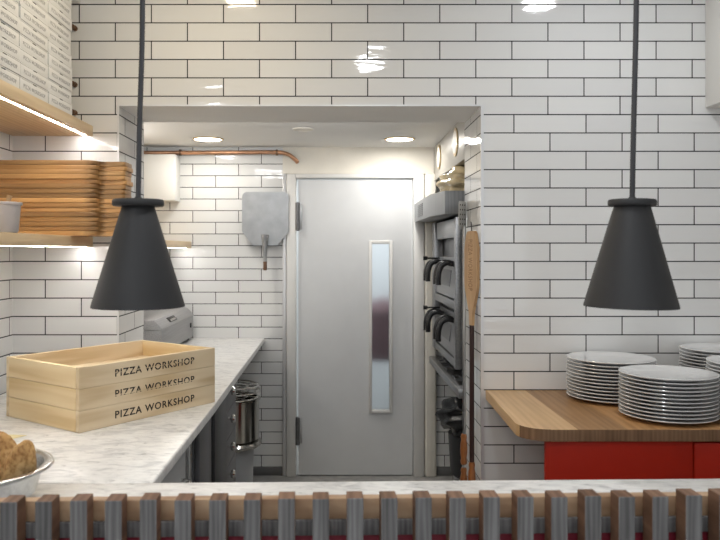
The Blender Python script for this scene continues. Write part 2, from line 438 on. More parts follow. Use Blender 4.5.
def disc(bm, c, r, axis, h, n=32):
    """short cylinder, centre of its base at c, extruded by h along axis (0,1,2)"""
    ring0, ring1 = [], []
    for k in range(n):
        a = 2 * PI * k / n; u, v = r * math.cos(a), r * math.sin(a)
        o = [(0, u, v), (u, 0, v), (u, v, 0)][axis]
        p = Vector(c) + Vector(o); q = p.copy(); q[axis] += h
        ring0.append(bm.verts.new(p)); ring1.append(bm.verts.new(q))
    bm.faces.new(ring0[::-1]); bm.faces.new(ring1)
    for k in range(n): bm.faces.new((ring0[k], ring0[(k + 1) % n], ring1[(k + 1) % n], ring1[k]))

def text_bm(body, cap_h, width, depth=0.0006, bold=0.0):
    """lettering in the local XZ plane, reading along +X, facing -Y, left bottom at the origin"""
    cu = bpy.data.curves.new('lettering', 'FONT'); cu.body = body; cu.size = 1.0; cu.extrude = 0.0; cu.resolution_u = 3
    cu.space_character = 1.15; cu.offset = bold
    ob = bpy.data.objects.new('lettering_source', cu); COL.objects.link(ob)
    bpy.context.view_layer.update()
    dg = bpy.context.evaluated_depsgraph_get()
    me = bpy.data.meshes.new_from_object(ob.evaluated_get(dg))
    bm = bmesh.new(); bm.from_mesh(me)
    bpy.data.objects.remove(ob); bpy.data.meshes.remove(me); bpy.data.curves.remove(cu)
    xs = [v.co.x for v in bm.verts]; ys = [v.co.y for v in bm.verts]
    x0, x1, y0, y1 = min(xs), max(xs), min(ys), max(ys)
    for v in bm.verts:
        v.co = Vector(((v.co.x - x0) / (x1 - x0) * width, 0, (v.co.y - y0) / (y1 - y0) * cap_h))
    g = bmesh.ops.extrude_face_region(bm, geom=bm.faces[:])
    for v in [e for e in g['geom'] if isinstance(e, bmesh.types.BMVert)]: v.co.y -= depth
    return bm

def band_cut(bm, z0, z1):
    """remove a horizontal band of the lettering (worn print)"""
    for z in (z0, z1):
        bmesh.ops.bisect_plane(bm, geom=bm.verts[:] + bm.edges[:] + bm.faces[:], plane_co=(0, 0, z), plane_no=(0, 0, 1))
    dead = [f for f in bm.faces if z0 < f.calc_center_median().z < z1]
    bmesh.ops.delete(bm, geom=dead, context='FACES')

ORD = ['bottom', 'second', 'third', 'fourth', 'fifth', 'sixth', 'seventh', 'eighth', 'ninth', 'tenth', 'eleventh', 'twelfth',
       'thirteenth', 'fourteenth', 'fifteenth', 'sixteenth', 'seventeenth', 'eighteenth', 'nineteenth', 'twentieth', 'twenty-first', 'twenty-second']

# ------------------------------------------------------------------ camera
EYE = 1.49; F = 740.0; VX, VY = 337.0, 250.0
cam = bpy.data.objects.new('camera', bpy.data.cameras.new('camera')); COL.objects.link(cam)
cam.location = (0, 0, EYE); cam.rotation_euler = (R(90), 0, 0)
cam.data.sensor_width = 36.0; cam.data.lens = F / 720 * 36
cam.data.shift_x = (360 - VX) / 720; cam.data.shift_y = (VY - 270) / 720
cam.data.clip_start = 0.05
cam.data.dof.use_dof = True; cam.data.dof.focus_distance = 3.0; cam.data.dof.aperture_fstop = 5.6
sc.camera = cam

W1, W2, WB = 3.11, 3.51, 4.90          # main wall face, its back, kitchen back wall
XL = -1.364; OL, OR = -0.9165, 0.605   # left wall, opening sides
SOF = 2.095; CK = 2.17; CF = 2.78
XR = 2.6; YB = -3.2; XKR = 1.5

# ------------------------------------------------------------------ setting
bm = B(); box(bm, XL - .1, XR, YB, 6.6, -0.08, 0.0); struct('floor', bm, M['floor'], 'dark grey vinyl floor behind the marble counter', 'floor')
bm = B(); box(bm, XL - .1, XR, YB, W1 + .1, CF, CF + .08); struct('ceiling', bm, M['ceiling'], 'white ceiling over the counter side of the room', 'ceiling')
bm = B(); box(bm, XL - .1, XKR + .1, W2, WB + .1, CK, CK + .08); struct('ceiling_kitchen', bm, M['ceiling'], 'low white kitchen ceiling with two glowing downlights', 'ceiling')
bm = B(); box(bm, XL - .1, XR, W1, W2, SOF, CF); o = struct('wall_middle', bm, [M['tile_upper'], M['ceiling']], 'white metro-tiled wall band above the kitchen opening', 'wall', smooth=0)
for p in o.data.polygons:
    if abs(p.normal.z) > .5: p.material_index = 1
def pier(name, x0, x1, label, open_right):
    bm = B(); zs = ZB + 28 * PITCH_V
    box(bm, x0, x1, W1, W2, 0, zs); box(bm, x0, x1, W1, W2, zs, SOF)
    o = struct(name, bm, [M['tile_lower'], M['tile_reveal'], M['tile_upper']], label, 'wall', smooth=0)
    for p in o.data.polygons:
        if abs(p.normal.x) > .5: p.material_index = 1
        elif p.center.z > zs: p.material_index = 2
pier('wall_middle_left', XL - .1, OL, 'white metro-tiled pier left of the kitchen opening', True)
pier('wall_middle_right', OR, XR, 'white metro-tiled wall right of the kitchen opening', False)
bm = B(); box(bm, XL - .1, XL, YB, W1, 0, CF); struct('wall_left', bm, M['tile_side'], 'white tiled side wall carrying the oak shelves', 'wall', smooth=0)
bm = B(); box(bm, XL - .1, XL, W2, WB, 0, CK); struct('wall_kitchen_left', bm, M['tile_side'], 'white tiled left side wall inside the kitchen', 'wall', smooth=0)
bm = B(); box(bm, XKR, XKR + .1, W2, WB, 0, CK); struct('wall_kitchen_right', bm, M['tile_side'], 'white tiled right side wall inside the kitchen behind the oven', 'wall', smooth=0)
bm = B(); box(bm, XR, XR + .1, YB, W1, 0, CF); struct('wall_right', bm, M['white_paint'], 'plain white wall at the right end of the counter room', 'wall')
bm = B(); box(bm, XL - .1, XR + .1, YB - .1, YB, 0, CF); struct('wall_front', bm, M['white_paint'], 'plain white wall on the customer side', 'wall')
# kitchen back wall: tiles left, painted door surround, tiles right of it
DXL, DXR = -0.36, 0.655
bm = B(); box(bm, XL - .1, DXL, WB, WB + .1, 0, CK); struct('wall_back_left', bm, M['tile_back'], 'white metro-tiled kitchen back wall left of the door', 'wall', smooth=0)
bm = B(); box(bm, DXR, XKR + .1, WB, WB + .1, 0, CK); struct('wall_back_right', bm, M['tile_back'], 'strip of tiled kitchen back wall right of the door', 'wall', smooth=0)
bm = B(); box(bm, DXL, DXR, WB, WB + .1, 1.995, CK); struct('wall_back', bm, M['cream_paint'], 'cream painted wall panel above the kitchen door', 'wall')
for nm, x0, x1, lb in (('baseboard_left', XL, DXL, 'dark skirting strip under the back wall tiles left of the door'), ('baseboard_right', DXR, XKR, 'dark skirting strip under the back wall tiles right of the door')):
    bm = B(); box(bm, x0, x1, WB - .012, WB - .0005, 0, .055, .003); struct(nm, bm, M['dark_base'], lb, 'baseboard')
# metal corner trims of the opening
bm = B(); box(bm, OR - .001, OR + .011, W1 - .004, W1 - .0003, 0, SOF + .004); struct('trim_1', bm, M['corner'], 'slim metal corner trim down the right side of the opening', 'trim')
bm = B(); box(bm, OL - .007, OL + .001, W1 - .003, W1 - .0003, 0, SOF + .004); struct('trim_2', bm, M['corner'], 'slim metal corner trim down the left side of the opening', 'trim')
bm = B(); box(bm, OL + .0015, OR - .0015, W1 - .003, W1 - .0003, SOF - .001, SOF + .006); struct('trim_3', bm, M['corner'], 'slim metal trim along the top edge of the opening', 'trim')
# bulkhead over the oven
bm = B(); box(bm, 0.64, XKR - .002, W2 + .003, WB - .003, 1.947, CK - .001, .003)
blk = struct('trim_4', bm, M['bulkhead'], 'grey bulkhead above the oven with two round brass grilles', 'bulkhead')

# door with frame
dr = thing('door_1', 'pale grey kitchen door with tall narrow frosted pane', 'door', (0, 0, 0)); dr['kind'] = 'structure'
fx0, fx1 = -0.258, 0.492
bm = B()
box(bm, DXL + .028, fx0 - .012, WB - .045, WB + .10, 0, 1.99, .006)
box(bm, fx1 + .012, 0.574, WB - .045, WB + .10, 0, 1.99, .006)
box(bm, fx0 - .012, fx1 + .012, WB - .045, WB + .10, 1.962, 1.99, .004)
link('door_frame', bm, M['frame_paint'], dr)
bm = B(); box(bm, 0.578, DXR - .002, WB - .05, WB + .1, 0, 1.993, .012, 3); link('architrave', bm, M['cream_paint'], dr)
bm = B(); box(bm, DXL + .001, DXL + .025, WB - .03, WB + .1, 0, 1.993, .004); link('edge_strip', bm, M['corner'], dr)
gx0, gx1, gz0, gz1 = 0.231, 0.345, 0.437, 1.530
bm = B(); D0, D1 = WB - .02, WB + .025
box(bm, fx0 + .004, gx0, D0, D1, .008, 1.950); box(bm, gx1, fx1 + .004, D0, D1, .008, 1.950)
box(bm, gx0, gx1, D0, D1, .008, gz0); box(bm, gx0, gx1, D0, D1, gz1, 1.950)
link('door_leaf', bm, M['door_paint'], dr, 0)
bm = B()
for a in ((gx0 - .022, gx0, gz0 - .022, gz1 + .022), (gx1, gx1 + .022, gz0 - .022, gz1 + .022), (gx0, gx1, gz0 - .022, gz0), (gx0, gx1, gz1, gz1 + .022)):
    box(bm, a[0], a[1], D0 - .012, D0 - .0003, a[2], a[3], .003)
link('glazing_bead', bm, M['frame_paint'], dr)
bm = B(); box(bm, gx0 + .001, gx1 - .001, WB, WB + .006, gz0 + .001, gz1 - .001); link('frosted_pane', bm, M['frosted'], dr, 0)
for z in (0.30, 1.71):
    bm = B(); lathe(bm, [(.004, z - .095), (.015, z - .09), (.015, z + .09), (.004, z + .095)], 16, fx0 - .001, D0 - .018)
    h = link('hinge', bm, M['steel_dark'], dr)
    bm = B(); box(bm, fx0 - .016, fx0 + .028, D0 - .004, D0 - .0005, z - .085, z + .085, .001); link('hinge_leaf', bm, M['steel_dull'], h)

# corridor behind the door
bm = B()
box(bm, -.9, 1.4, 6.4, 6.5, 0, 2.5); box(bm, -.95, -.9, WB + .1, 6.5, 0, 2.5); box(bm, 1.4, 1.45, WB + .1, 6.5, 0, 2.5); box(bm, -.9, 1.4, WB + .1, 6.5, 2.45, 2.5)
struct('wall_corridor', bm, M['corridor'], 'pale blue corridor seen blurred through the frosted door pane', 'wall', 0)
bm = B()
lathe(bm, [(0, .70), (.16, .72), (.17, .85), (.15, 1.0), (.16, 1.06), (.10, 1.12), (.03, 1.15), (0, 1.155)], 20, 0.33, 5.26)
tag(link('hanging_coat', bm, M['coat'], None), 'dark red shape like a hanging coat blurred behind the frosted pane', 'coat')

# ------------------------------------------------------------------ kitchen fittings
def downlight(x, y, lit, r, label):
    t = thing('ceiling_downlight', label, 'ceiling light', (x, y, CK), group='ceiling fittings in the kitchen')
    bm = B(); lathe(bm, [(r, -.0002), (r, -.004), (r - .004, -.006), (r - .012, -.006), (r - .014, -.0035), (r - .014, -.0002)], 40, cap=False); link('rim', bm, M['brass'] if lit else M['cream_paint'], t)
    bm = B(); lathe(bm, [(0, -.0045), (r - .0145, -.0045), (r - .0145, -.0002), (0, -.0002)], 40); link('diffuser' if lit else 'cover', bm, M['down_glow'] if lit else M['cream_paint'], t)
downlight(-0.79, 4.53, True, .095, 'lit round downlight above the white wall box')
downlight(0.383, 4.53, True, .095, 'lit round downlight in front of the kitchen door top')
downlight(-0.191, 4.16, False, .058, 'small unlit round ceiling cover between the two lit downlights')

for y in (4.62, 3.98):
    bm = B(); disc(bm, (-.006, 0, 0), .077, 0, .0055); g_ = link('round_grille', bm, M['brass'], blk); g_.location = (0.6395, y, 2.07)
    bm = B(); disc(bm, (-.0085, 0, 0), .062, 0, .0023); link('mesh_cover', bm, M['cream_paint'], g_)

# copper pipe
t = thing('copper_pipe', 'copper pipe along the top of the kitchen back wall, bent down at its end', 'pipe', (0, 0, 0))
bm = B(); pp = [(-1.355, 4.865, 2.128), (-.9, 4.865, 2.130), (-.44, 4.865, 2.133), (-.385, 4.865, 2.132)] + smoothpath([(-.36, 4.865, 2.130), (-.315, 4.862, 2.115), (-.275, 4.868, 2.085), (-.262, 4.885, 2.070)], 5)
tube(bm, pp, .0135, 12); link('tube', bm, M['copper'], t)
for x in (-1.03, -.395):
    bm = B(); tube(bm, [(x - .007, 4.865, 2.131), (x + .007, 4.865, 2.131)], .020, 14); box(bm, x - .006, x + .006, 4.875, WB - .0005, 2.125, 2.137); link('clip', bm, M['old_brass'], t)

# wall box
t = thing('wall_cabinet', 'small white box-shaped cabinet on the kitchen wall under the copper pipe', 'cabinet', (0, 0, 0))
bm = B(); box(bm, -1.30, -1.037, 4.75, WB - .001, 1.805, 2.106, .008, 3); link('body', bm, M['cabinet_white'], t)
bm = B(); box(bm, -1.296, -1.041, 4.742, 4.7495, 1.809, 2.102, .004); link('front_cover', bm, M['cabinet_white'], t)

# kitchen shelf
t = thing('wall_shelf', 'short oak shelf inside the kitchen, its end seen beside the left lamp', 'shelf', (0, 0, 0), group='oak shelves on the left walls')
bm = B(); box(bm, XL + .001, -.96, W2 + .05, 4.88, 1.503, 1.545, .003); link('board', bm, M['shelf_wood'], t)
bm = B(); box(bm, -1.00, -.993, W2 + .06, 4.87, 1.5021, 1.5028); link('led_strip', bm, M['led'], t)

# aluminium pizza peel on the back wall
t = thing('pizza_peel', 'wide aluminium pizza peel hung blade-up on the tiled back wall', 'pizza peel', (-0.470, WB - .055, 0))
bm = B()
pts = round_poly([(-.152, 1.87), (.152, 1.87), (.152, 1.605), (.076, 1.520), (-.082, 1.520), (-.152, 1.610)], [.035, .035, .03, .01, .01, .03])
vs = [bm.verts.new((x, 0, z)) for x, z in pts]; f = bm.faces.new(vs)
g = bmesh.ops.extrude_face_region(bm, geom=[f])
for v in [e for e in g['geom'] if isinstance(e, bmesh.types.BMVert)]: v.co.y += .002
link('blade', bm, M['aluminium'], t)
bm = B(); tube(bm, [(0, -.010, 1.590), (0, -.010, 1.56), (0, -.010, 1.50), (0, -.010, 1.415)], [.026, .022, .015, .011], 14)
link('socket', bm, M['aluminium'], t)
for z in (1.575, 1.55):
    for x in (-.014, .014):
        bm = B(); lathe(bm, [(0, .004), (.004, .002), (.005, 0)], 10, cap=False); o = link('rivet', bm, M['chrome'], t); o.location = (x, -.026, z); o.rotation_euler = (R(90), 0, 0)
bm = B(); tube(bm, [(0, -.010, 1.4145), (0, -.010, 1.362), (0, -.010, 1.357)], [.0125, .0125, .009], 14); link('handle', bm, M['slat_brown'], t)

# ------------------------------------------------------------------ marble worktops
ZT = 0.907; TH = 0.032; XE = -0.462
BS = 0.0247                                  # the bar runs slightly askew to the wall
bar_rot = math.atan(BS)
def bar_y(d, x): return d + BS * x
YFAR = 1.868
bm = B()
ins = .003
pl = [(XL + ins, bar_y(YFAR, XL) + .0015), (XE, bar_y(YFAR, XE) + .0015), (XE, 2.8), (-.480, WB - .004), (XL + ins, WB - .004), (XL + ins, W2 + ins), (OL + ins, W2 + ins), (OL + ins, W1 - ins), (XL + ins, W1 - ins)]
prism(bm, pl, ZT - TH, ZT, .008, 3)
tag(link('marble_worktop', bm, M['marble'], None), 'long white marble worktop running through the opening to the kitchen back wall', 'worktop')
bm = B(); YN = 1.50
pl = [(XL + ins, bar_y(YN, XL)), (XR - ins, bar_y(YN, XR)), (XR - ins, bar_y(YFAR, XR)), (XL + ins, bar_y(YFAR, XL))]
prism(bm, pl, ZT - TH, ZT, .006, 3)
tag(link('marble_bar_top', bm, M['marble'], None), 'white marble bar top right behind the grey slats', 'bar top')
bm = B()
pl = [(XL + ins, bar_y(1.52, XL)), (XR - ins, bar_y(1.52, XR)), (XR - ins, bar_y(YFAR - .04, XR)), (XL + ins, bar_y(YFAR - .04, XL))]
prism(bm, pl, 0.001, ZT - TH - .001)
tag(link('bar_cabinet', bm, M['white_plastic'], None), 'pale base cabinet carrying the marble bar top', 'cabinet')

# units under the worktop
ZU = ZT - TH - .002
def unit(name, x0, x1, y0, y1, mat, label, kick=0.1):
    t = thing(name, label, 'cabinet', (0, 0, 0), group='units under the marble worktop')
    bm = B(); box(bm, x0, x1, y0, y1, kick, ZU, .003); link('carcass', bm, mat, t)
    bm = B(); box(bm, x0 + .03, x1 - .05, y0 + .02, y1 - .02, 0.0005, kick - .0005); link('plinth', bm, M['dark_base'], t)
    return t
t = unit('base_cabinet', -1.33, -.52, 1.95, 2.45, M['light_unit'], 'pale grey base cabinet nearest the bar under the marble worktop')
bm = B(); box(bm, -.5195, -.50, 1.955, 2.445, .12, ZU - .01, .004); d_ = link('door', bm, M['light_unit'], t)
bm = B(); tube(bm, [(-.5, 2.38, .55), (-.475, 2.38, .55), (-.475, 2.38, .75), (-.5, 2.38, .75)], .006, 8); link('handle', bm, M['chrome'], d_)
t = thing('steel_leg_frame', 'steel leg frame between the pale and dark units under the worktop', 'frame', (0, 0, 0))
bm = B(); box(bm, -.56, -.52, 2.62, 2.66, 0.001, ZU, .003); link('leg', bm, M['steel_z'], t)
bm = B(); box(bm, -1.3, -.56, 2.625, 2.655, .15, .18, .003); link('cross_bar', bm, M['steel'], t)
t = unit('base_cabinet', -1.33, -.52, 2.69, 2.955, M['dark_unit'], 'dark grey base unit under the middle of the marble worktop')
bm = B(); box(bm, -.5195, -.50, 2.695, 2.95, .12, ZU - .01, .004); link('door', bm, M['dark_unit'], t)
t = unit('base_cabinet', -.90, -.515, 2.965, 3.29, M['black_unit'], 'black fridge unit under the worktop at the opening')
bm = B(); box(bm, -.5145, -.49, 2.97, 3.285, .12, ZU - .01, .005); link('door', bm, M['black_unit'], t)
t = unit('drawer_unit', -.90, -.515, 3.30, 3.70, M['dark_unit'], 'grey drawer unit with four round chrome knobs under the worktop')
for k in range(4):
    z0 = .36 + k * .128
    bm = B(); box(bm, -.5145, -.505, 3.305, 3.695, z0, z0 + .124, .003); d_ = link('drawer', bm, M['drawer_grey'], t)
    bm = B(); lathe(bm, [(.006, 0), (.006, .012), (.018, .016), (.021, .026), (.016, .034), (0, .036)], 16); kn = link('knob', bm, M['chrome'], d_)
    kn.location = (-.5048, 3.42, z0 + .095); kn.rotation_euler = (0, R(90), 0)

bm = B(); box(bm, -.5145, -.505, 3.305, 3.695, .105, .356, .003); link('lower_panel', bm, M['drawer_grey'], t)

# round bin, pot and racks at the far end
t = thing('round_bin', 'round grey bin with a wide dark lid rim below the back end of the worktop', 'bin', (-.60, 4.20, 0))
bm = B(); lathe(bm, [(.105, .001), (.118, .01), (.128, .375), (.128, .38)], 32); link('body', bm, M['grey_plastic'], t)
bm = B(); lathe(bm, [(0, .3805), (.155, .3805), (.170, .390), (.173, .402), (.165, .415), (.15, .418), (0, .418)], 36); link('lid', bm, M['pot_steel'], t)
t = thing('stock_pot', 'tall shiny steel pot standing on the round grey bin', 'pot', (-.60, 4.20, .419))
bm = B(); lathe(bm, [(0, 0), (.150, 0), (.158, .008), (.158, .222), (.166, .226), (.166, .232), (.152, .232), (.152, .012), (0, .012)], 36); link('body', bm, M['pot_steel'], t)
for s in (-1, 1):
    bm = B(); tube(bm, smoothpath([(-.04, s * .157, .17), (-.04, s * .19, .175), (.04, s * .19, .175), (.04, s * .157, .17)], 5), .006, 8); link('handle', bm, M['chrome'], t)
for k, (zz, rr, lb) in enumerate(((.655, .150, 'lowest wire cooling rack on the steel pot'), (.690, .160, 'middle wire cooling rack above the steel pot'), (.725, .145, 'topmost wire cooling rack of the pile on the steel pot'))):
    bm = B(); n = 36
    tube(bm, [(rr * math.cos(2 * PI * i / n), rr * math.sin(2 * PI * i / n), 0) for i in range(n)], .005, 8, closed=True)
    tube(bm, [(.6 * rr * math.cos(2 * PI * i / n), .6 * rr * math.sin(2 * PI * i / n), 0) for i in range(n)], .003, 6, closed=True)
    for a in range(4):
        q = a * PI / 4 + k * .3; tube(bm, [(-rr * math.cos(q), -rr * math.sin(q), 0), (rr * math.cos(q), rr * math.sin(q), 0)], .003, 6)
    for a in range(3):
        q = a * 2 * PI / 3 + .4; tube(bm, [(.85*rr * math.cos(q), .85*rr * math.sin(q), 0), (.85*rr * math.cos(q), .85*rr * math.sin(q), -.030 if k else -.0)], .003, 6) if k else None
    o = link('wire_rack', bm, M['chrome'], None); o.location = (-.60 + .005 * k, 4.20, zz + .002); o.rotation_euler = (0, R(2 if k == 2 else 0), 0)
    tag(o, lb, 'wire rack', 'wire racks on the pot')

# stainless box on the counter
t = thing('steel_chest', 'long stainless steel chest with chamfered lid at the back of the marble worktop', 'steel chest', (-.945, 3.98, ZT), (0, 0, R(90)))
LN = .88
def prof_prism(bm, prof, x0, x1, bev=.002):
    a = [bm.verts.new((x0, p[0], p[1])) for p in prof]; b = [bm.verts.new((x1, p[0], p[1])) for p in prof]; n = len(prof)
    bm.faces.new(a); bm.faces.new(b[::-1])
    for i in range(n): bm.faces.new((a[i], b[i], b[(i + 1) % n], a[(i + 1) % n]))
    if bev: bmesh.ops.bevel(bm, geom=bm.edges[:], offset=bev, segments=2, profile=.5, affect='EDGES')
bm = B(); prof_prism(bm, [(0, .018), (0, .150), (.38, .150), (.38, .018)], 0, LN); link('body', bm, M['chest_steel'], t)
bm = B(); prof_prism(bm, [(-.005, .1515), (-.005, .158), (.040, .204), (.38, .204), (.38, .1515)], -.003, LN + .003); link('lid', bm, M['chest_steel'], t)
bm = B(); box(bm, -.09, .09, -.017, .017, 0, .003, .001); o = link('handle_recess', bm, M['dark_mark'], t); o.location = (.33, .0178, .1823); o.rotation_euler = (R(45.6), 0, 0)
bm = B(); box(bm, -.075, .075, -.015, -.002, .0031, .010, .002); link('pull', bm, M['chrome'], o)
bm = B(); disc(bm, (LN - .09, -.005, .098), .016, 1, .0045, 20); link('lock', bm, M['dark_mark'], t)
for x in (.05, LN - .05):
    for y in (.03, .33):
        bm = B(); lathe(bm, [(.014, .0005), (.016, .0175)], 12, x, y); link('foot', bm, M['black_plastic'], t)

# ------------------------------------------------------------------ oven side
t = thing('pizza_oven', 'stainless two-deck pizza oven with black curved door handles', 'oven', (0, 0, 0))
ox, oy0, oy1, oz0, oz1 = .605, 3.78, 4.70, .878, 1.66
bm = B(); box(bm, ox + .055, 1.40, oy0 + .003, oy1, oz0, oz1, .003); link('body', bm, M['steel_dark'], t)
bm = B(); box(bm, ox, ox + .05, oy0, oy0 + .05, oz0, oz1, .003); link('post', bm, M['oven_steel'], t)
bm = B(); box(bm, ox, ox + .05, oy1 - .12, oy1, oz0, oz1, .003); link('post', bm, M['oven_steel'], t)
bm = B(); box(bm, ox + .012, ox + .052, oy0 + .052, oy1 - .122, 1.555, oz1 - .004, .003); cp = link('control_panel', bm, M['oven_steel'], t)
for zb in (.88, 1.18):
    bm = B(); box(bm, ox + .002, ox + .052, oy0 + .052, oy1 - .122, zb + .002, zb + .045, .003); link('deck_sill', bm, M['oven_steel'], t)
    bm = B()
    prof = [(ox + .016, zb + .050), (ox + .006, zb + .055), (ox + .030, zb + .270), (ox + .050, zb + .270), (ox + .050, zb + .050)]
    a = [bm.verts.new((p[0], oy0 + .056, p[1])) for p in prof]; b = [bm.verts.new((p[0], oy1 - .126, p[1])) for p in prof]; n = len(prof)
    bm.faces.new(a); bm.faces.new(b[::-1])
    for i in range(n): bm.faces.new((a[i], b[i], b[(i + 1) % n], a[(i + 1) % n]))
    d_ = link('deck_door', bm, M['oven_steel'], t, 0)
    bm = B()
    zc0, zc1 = zb + .11, zb + .20
    xs = lambda z: ox + .006 + (z - zb - .055) / .215 * .024 - .0035
    vs = [bm.verts.new(p) for p in ((xs(zc0), 4.05, zc0), (xs(zc0), 4.40, zc0), (xs(zc1), 4.40, zc1), (xs(zc1), 4.05, zc1))]
    f = bm.faces.new(vs); g = bmesh.ops.extrude_face_region(bm, geom=[f])
    for v in [e for e in g['geom'] if isinstance(e, bmesh.types.BMVert)]: v.co.x += .003
    link('door_window', bm, M['steel_dark'], d_, 0)
    zh = zb + .232
    for yc in (4.44, 3.99):
        for dy in (-.055, .055):
            y = yc + dy; bm = B()
            tube(bm, smoothpath([(ox + .024, y, zh), (ox - .014, y, zh + .010), (ox - .046, y, zh - .004), (ox - .062, y, zh - .040), (ox - .066, y, zh - .075), (ox - .066, y, zh - .108)], 6), .0145, 10)
            link('handle', bm, M['black_grip'], d_)
    bm = B(); tube(bm, [(ox + .02, 4.50, zh + .028), (ox - .055, 4.50, zh + .028), (ox - .056, 4.50, zh + .028), (ox - .080, 4.50, zh + .028)], [.005, .005, .012, .013], 10); link('lever_knob', bm, M['black_grip'], d_)
# landing shelf / stand
t = thing('oven_stand', 'steel stand with a landing shelf under the pizza oven', 'stand', (0, 0, 0))
bm = B(); box(bm, .592, 1.42, 3.60, 4.75, .766, .810, .004); link('shelf', bm, M['oven_steel'], t)
for x in (1.30,):
    for y in (3.66, 4.66):
        bm = B(); box(bm, x, x + .04, y, y + .04, .0005, .7655); link('leg', bm, M['oven_steel'], t)
for y in (3.80, 4.60):
    bm = B(); box(bm, .66, 1.38, y, y + .04, .8105, .8775); link('riser', bm, M['steel_dark'], t)
for y in (3.85, 4.15, 4.4):
    bm = B(); tube(bm, [(.62, y, .816), (.655, y, .816), (.655, y + .12, .816), (.62, y + .12, .816), (.62, y, .816)], .004, 6); o = link('pan_grid', bm, M['steel_dark'], t)
# hood
t = thing('extractor_hood', 'angular steel hood over the oven with a slotted vent', 'extractor hood', (0, 0, 0))
bm = B(); prism(bm, [(.547, 3.75), (1.42, 3.75), (1.42, 4.84), (.506, 4.84), (.506, 4.03)], 1.672, 1.791, .003)
link('canopy', bm, M['hood_steel'], t)
bm = B()
for k in range(7): box(bm, .5025, .5055, 4.36, 4.62, 1.695 + k * .011, 1.700 + k * .011)
link('vent_slots', bm, M['dark_unit'], t, 0)
# bread bag on the hood
bm = B(); bmesh.ops.create_icosphere(bm, subdivisions=4, radius=1)
for v in bm.verts:
    n = v.co.normalized(); w = 1 + .10 * math.sin(7 * n.x + 2) * math.sin(6 * n.y) + .07 * math.sin(13 * n.z + 5 * n.x) + .04 * math.sin(19 * n.y + 3)
    v.co = Vector((n.x * .16, n.y * .22, max(n.z, -.55) * .098)) * w
zmin = min(v.co.z for v in bm.verts)
o = link('bread_bag', bm, M['film'], None, 80); o.location = (.735, 4.08, 1.792 - zmin); tag(o, 'crumpled clear bag of bread lying on top of the oven hood', 'bag')

# black tub on castors with bag, white tub
t = thing('wheeled_bin', 'black plastic bin on castors under the oven shelf', 'bin', (.85, 4.53, 0))
bm = B(); lathe(bm, [(0, .115), (.140, .115), (.155, .13), (.168, .36), (.168, .372), (.150, .374), (0, .374)], 32); link('body', bm, M['black_plastic'], t)
for a in (.6, 2.2, 3.3, 5.0):
    bm = B(); q = (math.cos(a) * .125, math.sin(a) * .125)
    disc(bm, (q[0] - .012, q[1], .0455), .045, 0, .024, 20); c_ = link('castor', bm, M['black_grip'], t)
    bm = B(); box(bm, q[0] - .016, q[0] + .016, q[1] - .012, q[1] + .012, .075, .1145, .002); link('castor_fork', bm, M['steel'], c_)
bm = B(); bmesh.ops.create_icosphere(bm, subdivisions=4, radius=1)
for v in bm.verts:
    n = v.co.normalized(); w = 1 + .09 * math.sin(6 * n.x + 1) * math.sin(5 * n.y) + .07 * math.sin(11 * n.z + 6 * n.y) + .05 * math.sin(17 * n.x + 4 * n.y)
    v.co = Vector((n.x * .20, n.y * .19, max(n.z, -.6) * .135)) * w
zmin = min(v.co.z for v in bm.verts)
o = link('bin_bag', bm, M['bag_black'], None, 80); o.location = (.83, 4.53, .376 - zmin); tag(o, 'shiny black bin bag slumped on top of the wheeled bin', 'bag')
bm = B(); lathe(bm, [(0, .001), (.095, .001), (.10, .008), (.125, .25), (.132, .254), (.122, .256), (.112, .02), (0, .018)], 28)
o = link('plastic_tub', bm, M['white_plastic'], None); o.location = (.838, 4.18, 0); tag(o, 'pale plastic tub on the floor beside the wheeled bin', 'tub')

# peels hung at the right reveal
def grip_prof(z1, z0):
    h = z1 - z0
    return [(.007, z1), (.012, z1 - .01 * h), (.0145, z1 - .10 * h), (.012, z1 - .2 * h), (.0155, z1 - .32 * h), (.0165, z1 - .5 * h), (.0165, z1 - .62 * h), (.0125, z1 - .80 * h), (.0155, z1 - .9 * h), (.013, z1 - .98 * h), (0, z0)]
t = thing('wooden_paddle', 'long wooden pizza paddle with dark handle hanging on the tiled reveal', 'pizza peel', (.583, 3.20, 0), (0, 0, R(100)))
bm = B()
pts = round_poly([(-.050, 1.572), (.050, 1.572), (.078, 1.50), (.078, 1.33), (.020, 1.215), (.015, 1.165), (-.015, 1.165), (-.020, 1.215), (-.078, 1.33), (-.078, 1.50)], [.03, .03, .05, .08, .05, 0, 0, .05, .08, .05], 5)
vs = [bm.verts.new((x, -.006, z)) for x, z in pts]; f = bm.faces.new(vs)
g = bmesh.ops.extrude_face_region(bm, geom=[f])
for v in [e for e in g['geom'] if isinstance(e, bmesh.types.BMVert)]: v.co.y += .012
link('blade', bm, M['paddle_wood'], t)
bm = B(); tube(bm, [(0, 0, 1.1645), (0, 0, .575)], .0105, 12); link('stick', bm, M['dark_stick'], t)
bm = B(); lathe(bm, grip_prof(.574, .44), 18); link('grip', bm, M['orange_wood'], t)
bm = text_bm('PIZZA WORKSHOP', .05, .22, .0005); o = link('engraving', bm, M['engraved'], t, 0)
o.location = (.025, .0062 + .0005, 1.535); o.rotation_euler = (0, R(90), R(180)) 
bm = B(); tube(bm, smoothpath([(.0, 0, 1.573), (.0, .002, 1.60), (.0, .004, 1.612)], 4), .002, 6); link('hanging_loop', bm, M['cord'], t)

